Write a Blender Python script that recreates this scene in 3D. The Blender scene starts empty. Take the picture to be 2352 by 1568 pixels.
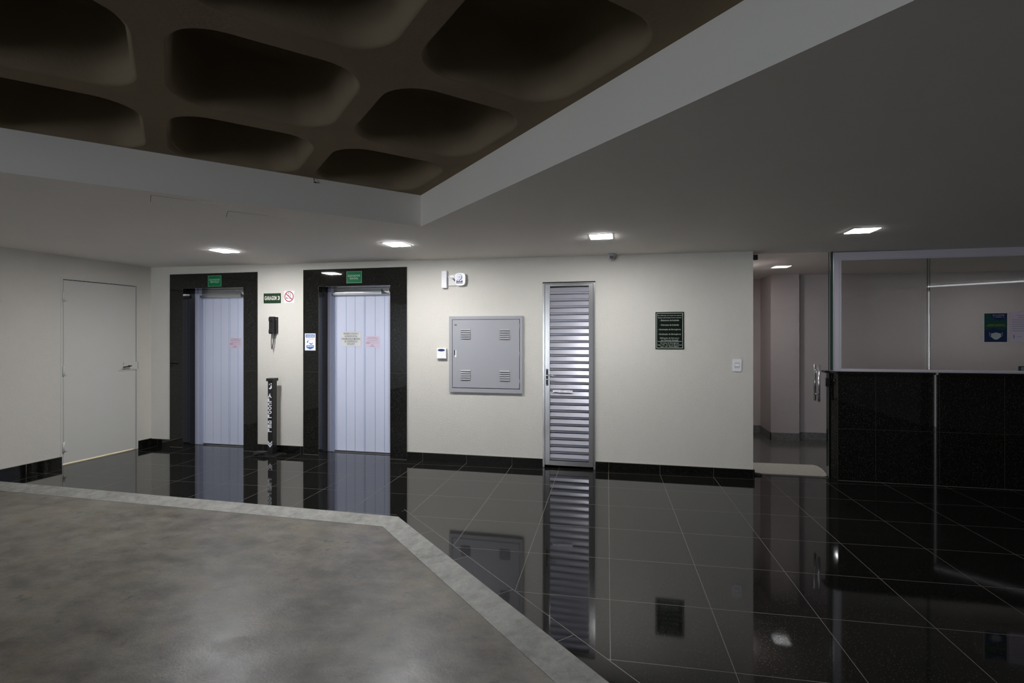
import bpy, bmesh, math, random
from mathutils import Vector, Matrix
from mathutils.geometry import tessellate_polygon

S = bpy.context.scene
COL = S.collection
random.seed(7)

# ------------------------------------------------------------------ camera, light level
PSI = 0.2174
cam_d = bpy.data.cameras.new('camera')
cam_d.sensor_width = 36.0
cam_d.lens = 1195.0 / 2352 * 36.0
cam_d.shift_y = -13.8 / 2352
cam_d.clip_start = 0.02
cam = bpy.data.objects.new('camera', cam_d)
cam.location = (0, 0, 1.54)
cam.rotation_euler = (math.pi / 2, 0, PSI)
COL.objects.link(cam)
S.camera = cam
S.view_settings.view_transform = 'Standard'
S.view_settings.look = 'None'
S.view_settings.gamma = 1
S.view_settings.use_curve_mapping = False
S.view_settings.exposure = 0.1
W = bpy.data.worlds.new('night')
S.world = W
W.use_nodes = True
W.node_tree.nodes['Background'].inputs[0].default_value = (0.01, 0.011, 0.014, 1)
W.node_tree.nodes['Background'].inputs[1].default_value = 0.2
LED = {'a': 275, 'b': 270, 'c': 190, 'd': 46, 'f': 64, 'g': 120}  # f and g are added lamps, out of view, to brighten reception and corridor
DAY_FILL = 13.0             # strength of the added daylight fill panel behind the viewer, left
LED_COLOR = (0.97, 0.975, 1.0)

# ------------------------------------------------------------------ dimensions (metres)
YW = 6.024            # face of the elevator wall
ZU = 2.727            # underside of the waffle slab
def zc(x): return 2.4525 - 0.006 * x     # the plaster ceiling falls very slightly to the right
RC = (-1.706, 4.140)  # corner of the ceiling recess
E1 = (math.cos(math.radians(-133.75)), math.sin(math.radians(-133.75)))
E2 = (math.cos(math.radians(-45.7)), math.sin(math.radians(-45.7)))
LEFT_A, LEFT_B = -6.7018, 0.0323          # left wall: x = A + B*y
LEFT_ROT = math.pi / 2 - math.atan(LEFT_B)
def leftx(y): return LEFT_A + LEFT_B * y

# ------------------------------------------------------------------ materials
def new_mat(name):
    m = bpy.data.materials.new(name)
    m.use_nodes = True
    nt = m.node_tree
    return m, nt, nt.nodes['Principled BSDF']

def N(nt, t, **kw):
    n = nt.nodes.new(t)
    for k, v in kw.items():
        setattr(n, k, v)
    return n

def mth(nt, op, a, b=None, c=None):
    n = nt.nodes.new('ShaderNodeMath'); n.operation = op
    for i, v in enumerate((a, b, c)):
        if v is None: continue
        if isinstance(v, (int, float)): n.inputs[i].default_value = v
        else: nt.links.new(v, n.inputs[i])
    return n.outputs[0]

def mixc(nt, f, a, b):
    n = nt.nodes.new('ShaderNodeMix'); n.data_type = 'RGBA'
    for sock, v in ((n.inputs[0], f), (n.inputs[6], a), (n.inputs[7], b)):
        if isinstance(v, (int, float)): sock.default_value = v
        elif isinstance(v, tuple): sock.default_value = (*v, 1) if len(v) == 3 else v
        else: nt.links.new(v, sock)
    return n.outputs[2]

def ramp(nt, f, p0, p1):
    n = nt.nodes.new('ShaderNodeMapRange')
    n.inputs[1].default_value = p0; n.inputs[2].default_value = p1
    nt.links.new(f, n.inputs[0])
    return n.outputs[0]

def noise(nt, vec, scale, detail=3, rough=0.5):
    n = nt.nodes.new('ShaderNodeTexNoise')
    n.inputs['Scale'].default_value = scale; n.inputs['Detail'].default_value = detail
    n.inputs['Roughness'].default_value = rough
    nt.links.new(vec, n.inputs['Vector'])
    return n.outputs['Fac']

def geo_pos(nt):
    return nt.nodes.new('ShaderNodeNewGeometry').outputs['Position']

def plain(name, col, rough=0.5, metal=0.0, spec=0.5, bump=0.0, bscale=200, var=0.0, vscale=6, coat=0.0):
    m, nt, b = new_mat(name)
    b.inputs['Base Color'].default_value = (*col, 1)
    b.inputs['Roughness'].default_value = rough
    b.inputs['Metallic'].default_value = metal
    b.inputs['Specular IOR Level'].default_value = spec
    b.inputs['Coat Weight'].default_value = coat
    p = geo_pos(nt)
    if var:
        f = noise(nt, p, vscale, 4)
        c = mixc(nt, f, tuple(x * (1 - var) for x in col), tuple(min(1, x * (1 + var)) for x in col))
        nt.links.new(c, b.inputs['Base Color'])
    if bump:
        f = noise(nt, p, bscale, 2)
        bn = N(nt, 'ShaderNodeBump'); bn.inputs['Strength'].default_value = bump
        bn.inputs['Distance'].default_value = 0.004
        nt.links.new(f, bn.inputs['Height']); nt.links.new(bn.outputs[0], b.inputs['Normal'])
    return m

def stucco(name, col):
    m, nt, b = new_mat(name)
    p = geo_pos(nt)
    v = noise(nt, p, 1.3, 3)
    c = mixc(nt, v, tuple(x * 0.95 for x in col), tuple(x * 1.04 for x in col))
    nt.links.new(c, b.inputs['Base Color'])
    b.inputs['Roughness'].default_value = 0.42
    b.inputs['Specular IOR Level'].default_value = 0.35
    mp = N(nt, 'ShaderNodeMapping'); mp.inputs['Scale'].default_value = (1, 1, 0.62)
    nt.links.new(p, mp.inputs['Vector'])
    h = noise(nt, mp.outputs[0], 165, 2.0, 0.55)
    h = ramp(nt, h, 0.36, 0.66)
    bn = N(nt, 'ShaderNodeBump'); bn.inputs['Strength'].default_value = 0.55
    bn.inputs['Distance'].default_value = 0.0048
    nt.links.new(h, bn.inputs['Height']); nt.links.new(bn.outputs[0], b.inputs['Normal'])
    return m

def granite_color(nt, p, base, fleck, scale=190, thr=0.66):
    vo = N(nt, 'ShaderNodeTexVoronoi'); vo.inputs['Scale'].default_value = scale
    nt.links.new(p, vo.inputs['Vector'])
    sep = N(nt, 'ShaderNodeSeparateColor'); nt.links.new(vo.outputs['Color'], sep.inputs[0])
    pick = mth(nt, 'GREATER_THAN', sep.outputs[0], thr)
    dot = mth(nt, 'LESS_THAN', vo.outputs['Distance'], 0.34)
    f = mth(nt, 'MULTIPLY', mth(nt, 'MULTIPLY', pick, dot), sep.outputs[1])
    cl = ramp(nt, noise(nt, p, 45, 3), 0.35, 0.75)
    c = mixc(nt, cl, base, tuple(x * 1.9 for x in base))
    return mixc(nt, f, c, fleck)

def granite(name, base=(0.0042, 0.004, 0.0036), fleck=(0.12, 0.11, 0.085), rough=0.03):
    m, nt, b = new_mat(name)
    p = geo_pos(nt)
    nt.links.new(granite_color(nt, p, base, fleck), b.inputs['Base Color'])
    b.inputs['Roughness'].default_value = rough
    b.inputs['IOR'].default_value = 1.52
    return m

def granite_floor(name):
    m, nt, b = new_mat(name)
    p = geo_pos(nt)
    sx = N(nt, 'ShaderNodeSeparateXYZ'); nt.links.new(p, sx.inputs[0])
    x, y = sx.outputs[0], sx.outputs[1]
    col = granite_color(nt, p, (0.0055, 0.0053, 0.0048), (0.085, 0.08, 0.066), 200, 0.76)
    def grid(v, pitch, half):
        f = mth(nt, 'FRACT', mth(nt, 'DIVIDE', v, pitch))
        d = mth(nt, 'MINIMUM', f, mth(nt, 'SUBTRACT', 1.0, f))
        return mth(nt, 'LESS_THAN', d, half / pitch)
    # joints across the room and joints running to the wall, laid a couple of degrees off the wall
    u = mth(nt, 'ADD', mth(nt, 'MULTIPLY', mth(nt, 'SUBTRACT', y, 5.961), 0.0366), mth(nt, 'ADD', x, 0.203 + 0.5625 * 40))
    w = mth(nt, 'ADD', mth(nt, 'MULTIPLY', x, -0.04), mth(nt, 'ADD', y, -2.52 + 0.57 * 40))
    # distance from the diagonal kerb line
    dx, dy = 0.718, -0.696
    nx, ny = 0.696, 0.718
    c0 = -(-1.9 * nx + 4.113 * ny)
    dist = mth(nt, 'ADD', mth(nt, 'ADD', mth(nt, 'MULTIPLY', x, nx), mth(nt, 'MULTIPLY', y, ny)), c0)
    along = mth(nt, 'ADD', mth(nt, 'ADD', mth(nt, 'MULTIPLY', x, dx), mth(nt, 'MULTIPLY', y, dy)), 20.3)
    field = mth(nt, 'GREATER_THAN', dist, 0.113)
    border = mth(nt, 'SUBTRACT', 1.0, field)
    right = mth(nt, 'GREATER_THAN', x, -1.93)
    g1 = mth(nt, 'MAXIMUM', grid(u, 0.5625, 0.0018), grid(w, 0.57, 0.0018))
    leftpart = mth(nt, 'SUBTRACT', 1.0, right)
    g1 = mth(nt, 'MULTIPLY', g1, mth(nt, 'MAXIMUM', field, leftpart))
    g2 = mth(nt, 'MULTIPLY', mth(nt, 'MULTIPLY', grid(along, 0.57, 0.0018), border), right)
    dl = mth(nt, 'LESS_THAN', mth(nt, 'ABSOLUTE', mth(nt, 'SUBTRACT', dist, 0.113)), 0.0022)
    g = mth(nt, 'MAXIMUM', mth(nt, 'MAXIMUM', g1, g2), mth(nt, 'MULTIPLY', dl, right))
    col = mixc(nt, g, col, (0.15, 0.135, 0.115))
    nt.links.new(col, b.inputs['Base Color'])
    b.inputs['IOR'].default_value = 1.52
    r = mth(nt, 'ADD', mth(nt, 'MULTIPLY', g, 0.4), 0.035)
    sm = ramp(nt, noise(nt, p, 2.2, 4), 0.3, 0.8)
    r = mth(nt, 'ADD', r, mth(nt, 'MULTIPLY', sm, 0.035))
    nt.links.new(r, b.inputs['Roughness'])
    return m

def concrete(name, c0, c1, rough, stain=True, scale=1.6):
    m, nt, b = new_mat(name)
    p = geo_pos(nt)
    mp = N(nt, 'ShaderNodeMapping')
    mp.inputs['Rotation'].default_value = (0, 0, math.radians(-14)); mp.inputs['Scale'].default_value = (1, 1.35, 1)
    nt.links.new(p, mp.inputs['Vector'])
    n0 = ramp(nt, noise(nt, mp.outputs[0], scale, 3, 0.5), 0.25, 0.75)
    n1 = ramp(nt, noise(nt, mp.outputs[0], scale * 3.2, 8, 0.66), 0.33, 0.68)
    c = mixc(nt, mth(nt, 'ADD', mth(nt, 'MULTIPLY', n0, 0.4), mth(nt, 'MULTIPLY', n1, 0.6)), c0, c1)
    if stain:
        warm = ramp(nt, noise(nt, p, 4.1, 5, 0.62), 0.54, 0.68)
        c = mixc(nt, mth(nt, 'MULTIPLY', warm, 0.5), c, (0.21, 0.165, 0.10))
        dark = ramp(nt, noise(nt, mp.outputs[0], 9.0, 6, 0.62), 0.60, 0.70)
        c = mixc(nt, mth(nt, 'MULTIPLY', dark, 0.65), c, (0.05, 0.047, 0.042))
    fine = ramp(nt, noise(nt, p, 150, 4, 0.75), 0.36, 0.70)
    c = mixc(nt, mth(nt, 'MULTIPLY', fine, 0.45), c, tuple(x * 0.6 for x in c0))
    nt.links.new(c, b.inputs['Base Color'])
    rr = ramp(nt, noise(nt, mp.outputs[0], 3.2, 6, 0.65), 0.3, 0.75)
    nt.links.new(mth(nt, 'ADD', mth(nt, 'MULTIPLY', rr, 0.2), rough), b.inputs['Roughness'])
    b.inputs['Specular IOR Level'].default_value = 0.5
    bn = N(nt, 'ShaderNodeBump'); bn.inputs['Strength'].default_value = 0.25; bn.inputs['Distance'].default_value = 0.004
    nt.links.new(noise(nt, p, 60, 4, 0.6), bn.inputs['Height']); nt.links.new(bn.outputs[0], b.inputs['Normal'])
    return m

def emit(name, col, strength):
    m, nt, b = new_mat(name)
    e = N(nt, 'ShaderNodeEmission'); e.inputs[0].default_value = (*col, 1); e.inputs[1].default_value = strength
    nt.links.new(e.outputs[0], nt.nodes['Material Output'].inputs[0])
    return m

def glass(name, tint=(0.93, 0.95, 0.94), ior=1.5):
    m, nt, b = new_mat(name)
    t = N(nt, 'ShaderNodeBsdfTransparent'); t.inputs[0].default_value = (*tint, 1)
    g = N(nt, 'ShaderNodeBsdfGlossy'); g.inputs['Roughness'].default_value = 0.0
    fr = N(nt, 'ShaderNodeFresnel'); fr.inputs[0].default_value = ior
    mx = N(nt, 'ShaderNodeMixShader')
    nt.links.new(fr.outputs[0], mx.inputs[0]); nt.links.new(t.outputs[0], mx.inputs[1]); nt.links.new(g.outputs[0], mx.inputs[2])
    nt.links.new(mx.outputs[0], nt.nodes['Material Output'].inputs[0])
    return m

M = dict(
    wall=stucco('cream_stucco', (0.69, 0.66, 0.595)),
    wall_inner=stucco('corridor_stucco', (0.57, 0.495, 0.485)),
    ceil=plain('ceiling_paint', (0.82, 0.78, 0.72), 0.75, spec=0.2, var=0.03, vscale=2),
    slab=plain('waffle_concrete', (0.23, 0.18, 0.118), 0.9, spec=0.1, var=0.12, vscale=5, bump=0.3, bscale=60),
    granite=granite('black_granite'),
    floor=granite_floor('granite_tiles'),
    corridor=granite('grey_granite', (0.075, 0.068, 0.064), (0.3, 0.28, 0.26), 0.14),
    skirt=granite('speckled_grey_granite', (0.13, 0.125, 0.12), (0.5, 0.48, 0.45), 0.3),
    grout=plain('grout', (0.20, 0.18, 0.155), 0.8),
    grout_dark=plain('dark_joint', (0.05, 0.046, 0.04), 0.7),
    drive=concrete('driveway_concrete', (0.060, 0.053, 0.043), (0.27, 0.245, 0.205), 0.30),
    kerb=concrete('kerb_concrete', (0.17, 0.165, 0.15), (0.45, 0.44, 0.405), 0.5, stain=False, scale=4),
    door=plain('door_paint', (0.62, 0.61, 0.565), 0.38, spec=0.4, var=0.02),
    dark=plain('dark_gap_shade', (0.012, 0.011, 0.01), 0.8),
    rear=plain('rear_wall_paint', (0.24, 0.23, 0.215), 0.7, spec=0.2, var=0.08, vscale=1),
    board=plain('lilac_cladding', (0.64, 0.67, 0.81), 0.34, spec=0.4, var=0.03, vscale=3),
    groove=plain('blue_groove', (0.22, 0.36, 0.58), 0.5),
    painted_steel=plain('painted_steel', (0.47, 0.485, 0.60), 0.3, metal=0.15, spec=0.5),
    steel=plain('brushed_steel', (0.60, 0.60, 0.62), 0.26, metal=0.85),
    chrome=plain('chrome', (0.80, 0.80, 0.80), 0.2, metal=0.85),
    alu=plain('polished_aluminium', (0.52, 0.51, 0.50), 0.2, metal=0.82, bump=0.04, bscale=30),
    slat=plain('aluminium_slat', (0.58, 0.58, 0.65), 0.34, metal=0.7, bump=0.05, bscale=40, var=0.06, vscale=9),
    alu_white=plain('white_aluminium', (0.62, 0.59, 0.64), 0.35, spec=0.5),
    black=plain('black_plastic', (0.010, 0.010, 0.011), 0.42),
    blackm=plain('black_metal', (0.013, 0.012, 0.013), 0.38, spec=0.5),
    rubber=plain('dark_rubber', (0.03, 0.03, 0.032), 0.7),
    red=plain('red_print', (0.42, 0.02, 0.025), 0.5),
    greyc=plain('grey_cord', (0.09, 0.09, 0.095), 0.5),
    white=plain('white_plastic', (0.85, 0.85, 0.87), 0.35),
    offwhite=plain('offwhite_plastic', (0.66, 0.65, 0.62), 0.45),
    paper=plain('white_paper', (0.72, 0.72, 0.70), 0.6, spec=0.2),
    pink=plain('pink_paper', (0.70, 0.60, 0.71), 0.6, spec=0.2),
    pinktext=plain('pink_print', (0.38, 0.25, 0.36), 0.6),
    ink=plain('dark_print', (0.05, 0.05, 0.055), 0.6),
    greyink=plain('grey_print', (0.25, 0.27, 0.32), 0.6),
    green=plain('sign_green', (0.0, 0.15, 0.055), 0.5, spec=0.2),
    green_edge=plain('sign_green_edge', (0.11, 0.24, 0.14), 0.5, spec=0.2),
    green_text=plain('pale_green_letters', (0.32, 0.50, 0.35), 0.5),
    dkgreen=plain('dark_sign_green', (0.008, 0.035, 0.012), 0.4),
    cream=plain('cream_letters', (0.78, 0.77, 0.66), 0.5),
    sign_black=plain('sign_black', (0.003, 0.007, 0.004), 0.5, spec=0.15),
    signtext=plain('sign_letters', (0.50, 0.56, 0.48), 0.5),
    blue=plain('blue_print', (0.035, 0.13, 0.38), 0.5),
    navy=plain('navy_print', (0.012, 0.02, 0.10), 0.5),
    palegrey=plain('grey_enamel', (0.335, 0.335, 0.355), 0.42, spec=0.45),
    led_plate=plain('led_trim', (0.8, 0.8, 0.8), 0.4),
    mat=plain('beige_mat', (0.52, 0.48, 0.42), 0.85, var=0.2, vscale=30),
    glass=glass('clear_glass'),
    glass_door=glass('door_glass', (0.95, 0.96, 0.955), 1.33),
    glass_edge=plain('green_glass_edge', (0.02, 0.06, 0.045), 0.15),
    poster=plain('poster_blue', (0.014, 0.032, 0.10), 0.35),
    poster_green=plain('poster_teal', (0.012, 0.075, 0.07), 0.35),
    poster_yellow=plain('poster_yellow', (0.18, 0.21, 0.03), 0.4),
    mask=plain('mask_white', (0.46, 0.51, 0.51), 0.6),
    tape=plain('clear_tape', (0.60, 0.60, 0.64), 0.3, bump=0.8, bscale=90),
    dome=plain('grey_camera_plastic', (0.42, 0.42, 0.42), 0.4),
    closet=plain('lit_room_paint', (0.8, 0.76, 0.68), 0.6),
)

# ------------------------------------------------------------------ mesh helpers
class MB:
    def __init__(s): s.v = []; s.f = []; s.mi = []; s.sm = []
    def add(s, vs, fs, m=0, smooth=False):
        o = len(s.v); s.v += [tuple(v) for v in vs]
        for f in fs: s.f.append([i + o for i in f]); s.mi.append(m); s.sm.append(smooth)
        return s
    def box(s, lo, hi, m=0):
        x0, y0, z0 = lo; x1, y1, z1 = hi
        return s.add([(x0,y0,z0),(x1,y0,z0),(x1,y1,z0),(x0,y1,z0),(x0,y0,z1),(x1,y0,z1),(x1,y1,z1),(x0,y1,z1)],
                     [(0,3,2,1),(4,5,6,7),(0,1,5,4),(1,2,6,5),(2,3,7,6),(3,0,4,7)], m)
    def rbox(s, lo, hi, r=0.003, seg=2, m=0):
        b = bmesh.new()
        bmesh.ops.create_cube(b, size=1)
        for v in b.verts: v.co = Vector([lo[i] + (v.co[i] + .5) * (hi[i] - lo[i]) for i in range(3)])
        bmesh.ops.bevel(b, geom=b.edges[:], offset=r, segments=seg, profile=.5, affect='EDGES')
        b.verts.index_update()
        s.add([v.co for v in b.verts], [[v.index for v in f.verts] for f in b.faces], m, False)
        b.free(); return s
    def prism(s, poly, a, b, axis=2, m=0, smooth=False):
        # poly is ccw in the plane of the other two axes; extruded from a to b along axis
        def P(p, t):
            if axis == 2: return (p[0], p[1], t)
            if axis == 1: return (p[0], t, p[1])
            return (t, p[0], p[1])
        n = len(poly)
        vs = [P(p, a) for p in poly] + [P(p, b) for p in poly]
        tri = tessellate_polygon([[Vector((p[0], p[1], 0)) for p in poly]])
        fs = [tuple(t) for t in tri] + [tuple(i + n for i in t) for t in tri]
        s.add(vs, fs, m)
        s.add(vs, [(i, (i + 1) % n, (i + 1) % n + n, i + n) for i in range(n)], m, smooth)
        return s
    def cyl(s, p0, p1, r0, r1=None, n=20, m=0, cap=True):
        r1 = r0 if r1 is None else r1
        p0 = Vector(p0); p1 = Vector(p1); d = (p1 - p0).normalized()
        a = d.orthogonal().normalized(); b = d.cross(a)
        vs = []
        for p, r in ((p0, r0), (p1, r1)):
            for i in range(n):
                t = 2 * math.pi * i / n
                vs.append(p + a * (r * math.cos(t)) + b * (r * math.sin(t)))
        s.add(vs, [(i, (i + 1) % n, (i + 1) % n + n, i + n) for i in range(n)], m, True)
        if cap: s.add(vs, [tuple(range(n))[::-1], tuple(range(n, 2 * n))], m)
        return s
    def tube(s, pts, r, n=8, m=0):
        pts = [Vector(p) for p in pts]
        vs = []; up = Vector((0.13, 0.97, 0.2))
        for i, p in enumerate(pts):
            d = (pts[min(i + 1, len(pts) - 1)] - pts[max(i - 1, 0)]).normalized()
            a = d.cross(up).normalized(); b = d.cross(a)
            for k in range(n):
                t = 2 * math.pi * k / n
                vs.append(p + a * (r * math.cos(t)) + b * (r * math.sin(t)))
        fs = []
        for i in range(len(pts) - 1):
            for k in range(n):
                fs.append((i*n+k, i*n+(k+1)%n, (i+1)*n+(k+1)%n, (i+1)*n+k))
        fs.append(tuple(range(n))); fs.append(tuple(range((len(pts)-1)*n, len(pts)*n)))
        return s.add(vs, fs, m, True)
    def lathe(s, prof, c, axis='z', n=28, m=0):
        # prof: (radius, height) pairs
        vs = []
        for r, h in prof:
            for i in range(n):
                t = 2 * math.pi * i / n
                q = (r * math.cos(t), r * math.sin(t), h)
                if axis == 'y': q = (q[0], h, q[1])
                vs.append((c[0] + q[0], c[1] + q[1], c[2] + q[2]))
        fs = []
        for j in range(len(prof) - 1):
            for i in range(n):
                fs.append((j*n+i, j*n+(i+1)%n, (j+1)*n+(i+1)%n, (j+1)*n+i))
        fs.append(tuple(range(n))); fs.append(tuple(range((len(prof)-1)*n, len(prof)*n)))
        return s.add(vs, fs, m, True)
    def xf(s, mat):
        s.v = [tuple(mat @ Vector(v)) for v in s.v]; return s
    def build(s, name, mats, parent=None, loc=None, rot=None):
        me = bpy.data.meshes.new(name)
        me.from_pydata(s.v, [], s.f)
        if not isinstance(mats, (list, tuple)): mats = [mats]
        for m in mats: me.materials.append(m)
        for p, i, q in zip(me.polygons, s.mi, s.sm): p.material_index = i; p.use_smooth = q
        b = bmesh.new(); b.from_mesh(me)
        bmesh.ops.remove_doubles(b, verts=b.verts[:], dist=1e-6)
        bmesh.ops.recalc_face_normals(b, faces=b.faces[:])
        b.to_mesh(me); b.free(); me.update()
        o = bpy.data.objects.new(name, me); COL.objects.link(o)
        if parent: o.parent = parent
        if loc: o.location = loc
        if rot: o.rotation_euler = rot
        return o

def thing(name, label, cat, loc=(0, 0, 0), rot=0, group=None, kind=None):
    o = bpy.data.objects.new(name, None); COL.objects.link(o)
    o.empty_display_size = 0.1
    o.location = loc; o.rotation_euler = (0, 0, rot)
    tag(o, label, cat, group, kind)
    return o

def tag(o, label=None, cat=None, group=None, kind=None):
    if label: o['label'] = label
    if cat: o['category'] = cat
    if group: o['group'] = group
    if kind: o['kind'] = kind
    return o

def struct(o):
    o['kind'] = 'structure'; return o

def text_mb(mb, body, x0, x1, z0, z1, y, m=0, stretch=True, align='c', bold=0.0, space=1.0):
    """flat letters fitted into the rectangle x0..x1, z0..z1 in the plane y, read from -y"""
    cu = bpy.data.curves.new('letters', 'FONT'); cu.body = body
    cu.resolution_u = 3; cu.offset = bold; cu.space_character = space
    ob = bpy.data.objects.new('letters', cu); COL.objects.link(ob)
    bpy.context.view_layer.update()
    me = bpy.data.meshes.new_from_object(ob.evaluated_get(bpy.context.evaluated_depsgraph_get()))
    vs = [v.co.copy() for v in me.vertices]; fs = [tuple(p.vertices) for p in me.polygons]
    bpy.data.objects.remove(ob); bpy.data.curves.remove(cu); bpy.data.meshes.remove(me)
    ax0 = min(v.x for v in vs); ax1 = max(v.x for v in vs); az0 = min(v.y for v in vs); az1 = max(v.y for v in vs)
    sx = (x1 - x0) / (ax1 - ax0); sz = (z1 - z0) / (az1 - az0)
    if not stretch: sx = sz = min(sx, sz)
    cx = (x0 + x1) / 2 - sx * (ax0 + ax1) / 2
    if align == 'l': cx = x0 - sx * ax0
    mb.add([(cx + v.x * sx, y, z0 + (v.y - az0) * sz) for v in vs], fs, m)
    return mb

def ring(mb, x0, x1, z0, z1, w, y, m=0, t=0.0006):
    for a, b in (((x0, z0), (x1, z0 + w)), ((x0, z1 - w), (x1, z1)), ((x0, z0 + w), (x0 + w, z1 - w)), ((x1 - w, z0 + w), (x1, z1 - w))):
        mb.box((a[0], y - t, a[1]), (b[0], y, b[1]), m)
    return mb

# ------------------------------------------------------------------ floor, kerb, driveway
YR = -9.1
P0, P1, P2 = (leftx(4.2), 4.203), (-1.9, 4.113), (4.9, -2.474)
Q0, Q1, Q2 = (leftx(4.06), 4.058), (-1.975, 3.975), (4.9, -2.733)
mb = MB()
mb.prism([P0, P1, P2, (6.9, -2.474), (6.9, 6.2), (1.99, 6.2), (1.99, 6.36), (leftx(6.36), 6.36)], -0.10, 0.0)
fl = struct(mb.build('floor', M['floor']))
mb = MB()
for a, b, c, d in ((P0, P1, Q1, Q0), (P1, P2, Q2, Q1)):
    mb.add([(*a, 0), (*b, 0), (*c, -0.04), (*d, -0.04), (*a, -0.1), (*b, -0.1), (*c, -0.1), (*d, -0.1)],
           [(0, 1, 2, 3), (4, 7, 6, 5), (0, 4, 5, 1), (1, 5, 6, 2), (2, 6, 7, 3), (3, 7, 4, 0)])
struct(mb.build('kerb', M['kerb']))
mb = MB()
mb.prism([Q0, (leftx(YR), YR), (5.0, YR), (5.0, -2.733), Q2, Q1], -0.10, -0.042)
struct(mb.build('floor_driveway', M['drive']))
mb = MB()
mb.box((1.2, 6.36, -0.1), (6.9, 9.4, 0.0))
struct(mb.build('floor_corridor', M['corridor']))

# ------------------------------------------------------------------ ceiling, recess and waffle slab
L1, L2 = 5.2, 6.6
def rp(s, t): return (RC[0] + E1[0] * s + E2[0] * t, RC[1] + E1[1] * s + E2[1] * t)
hole = [rp(0, 0), rp(L1, 0), rp(L1, L2), rp(0, L2)]
outer = [(-7.1, YR - 0.1), (6.9, YR - 0.1), (6.9, 9.4), (-7.1, 9.4)]
mb = MB()
pts = outer + hole
tri = tessellate_polygon([[Vector((*p, 0)) for p in outer], [Vector((*p, 0)) for p in hole]])
mb.add([(*p, zc(p[0])) for p in pts], [tuple(t) for t in tri])
n = len(hole)
mb.add([(*p, zc(p[0])) for p in hole] + [(*p, ZU) for p in hole], [(i, (i + 1) % n, (i + 1) % n + n, i + n) for i in range(n)])
struct(mb.build('ceiling', M['ceil']))

TH = math.radians(-134.46)
F1 = Vector((math.cos(TH), math.sin(TH))); F2 = Vector((-math.sin(TH), math.cos(TH)))
WC = Vector((-1.712, 4.159))
def rrect(s0, s1, t0, t1, r, k=8):
    out = []
    for cx, cy, a0 in ((s1 - r, t1 - r, 0), (s0 + r, t1 - r, 90), (s0 + r, t0 + r, 180), (s1 - r, t0 + r, 270)):
        for i in range(k + 1):
            a = math.radians(a0 + 90 * i / k)
            out.append((cx + r * math.cos(a), cy + r * math.sin(a)))
    return out
mb = MB()
sb = [-0.12] + [0.96 + 0.895 * i for i in range(6)]
tb = [-0.12] + [0.935 + 0.965 * i for i in range(7)]
for i in range(6):
    for j in range(7):
        cs0 = 0.13 + 0.895 * i; ct0 = 0.035 + 0.965 * j
        cs1 = cs0 + 0.765; ct1 = ct0 + 0.80
        rings = []
        for ins, h in ((-0.012, 0), (0.0, 0.010), (0.008, 0.04), (0.026, 0.33), (0.05, 0.375), (0.10, 0.39)):
            rings.append([(WC + F1 * p[0] + F2 * p[1]).to_tuple() + (ZU + h,) for p in
                          rrect(cs0 + ins, cs1 - ins, ct0 + ins, ct1 - ins, max(0.06, 0.205 - ins * 0.6))])
        sq = [(WC + F1 * a + F2 * b).to_tuple() + (ZU,) for a, b in ((sb[i], tb[j]), (sb[i+1], tb[j]), (sb[i+1], tb[j+1]), (sb[i], tb[j+1]))]
        tri = tessellate_polygon([[Vector(p) for p in sq], [Vector(p) for p in rings[0]]])
        mb.add(sq + rings[0], [tuple(t) for t in tri])
        k = len(rings[0])
        for a in range(len(rings) - 1):
            mb.add(rings[a] + rings[a + 1], [(q, (q + 1) % k, (q + 1) % k + k, q + k) for q in range(k)], 0, True)
        mb.add(rings[-1], [tuple(range(k))])
struct(mb.build('ceiling_waffle_slab', M['slab']))

# ------------------------------------------------------------------ walls
# openings in the elevator wall: x0, x1, top
OPEN = [(-5.963, -4.999, 2.185), (-3.882, -2.883, 2.170), (-0.960, -0.355, 2.160)]
mb = MB()
x = leftx(YW)
for x0, x1, zt in OPEN:
    mb.box((x, YW, -0.05), (x0, YW + 0.33, zc(x) + 0.02))
    mb.box((x0, YW, zt), (x1, YW + 0.33, zc(x0) + 0.02))
    mb.box((x0, YW + 0.29, 0), (x1, YW + 0.33, zt))
    x = x1
mb.box((x, YW, -0.05), (1.326, YW + 0.33, zc(x) + 0.02))
struct(mb.build('wall_back', M['wall']))

# left wall with its door opening, in wall coordinates: a runs along the wall (+y), b is depth into the wall
DL0, DL1, DLZ = 4.872, 5.818, 2.222
def leftmat(): return Matrix.Translation((LEFT_A, 0, 0)) @ Matrix.Rotation(LEFT_ROT, 4, 'Z')
K = math.sqrt(1 + LEFT_B ** 2)
mb = MB()
for a0, a1, z0, z1 in ((YR, DL0, -0.1, 2.50), (DL1, 6.10, -0.1, 2.50), (DL0, DL1, DLZ, 2.50)):
    mb.box((a0 * K, 0, z0), (a1 * K, 0.15, z1))
mb.xf(leftmat())
struct(mb.build('wall_left', M['wall']))
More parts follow.
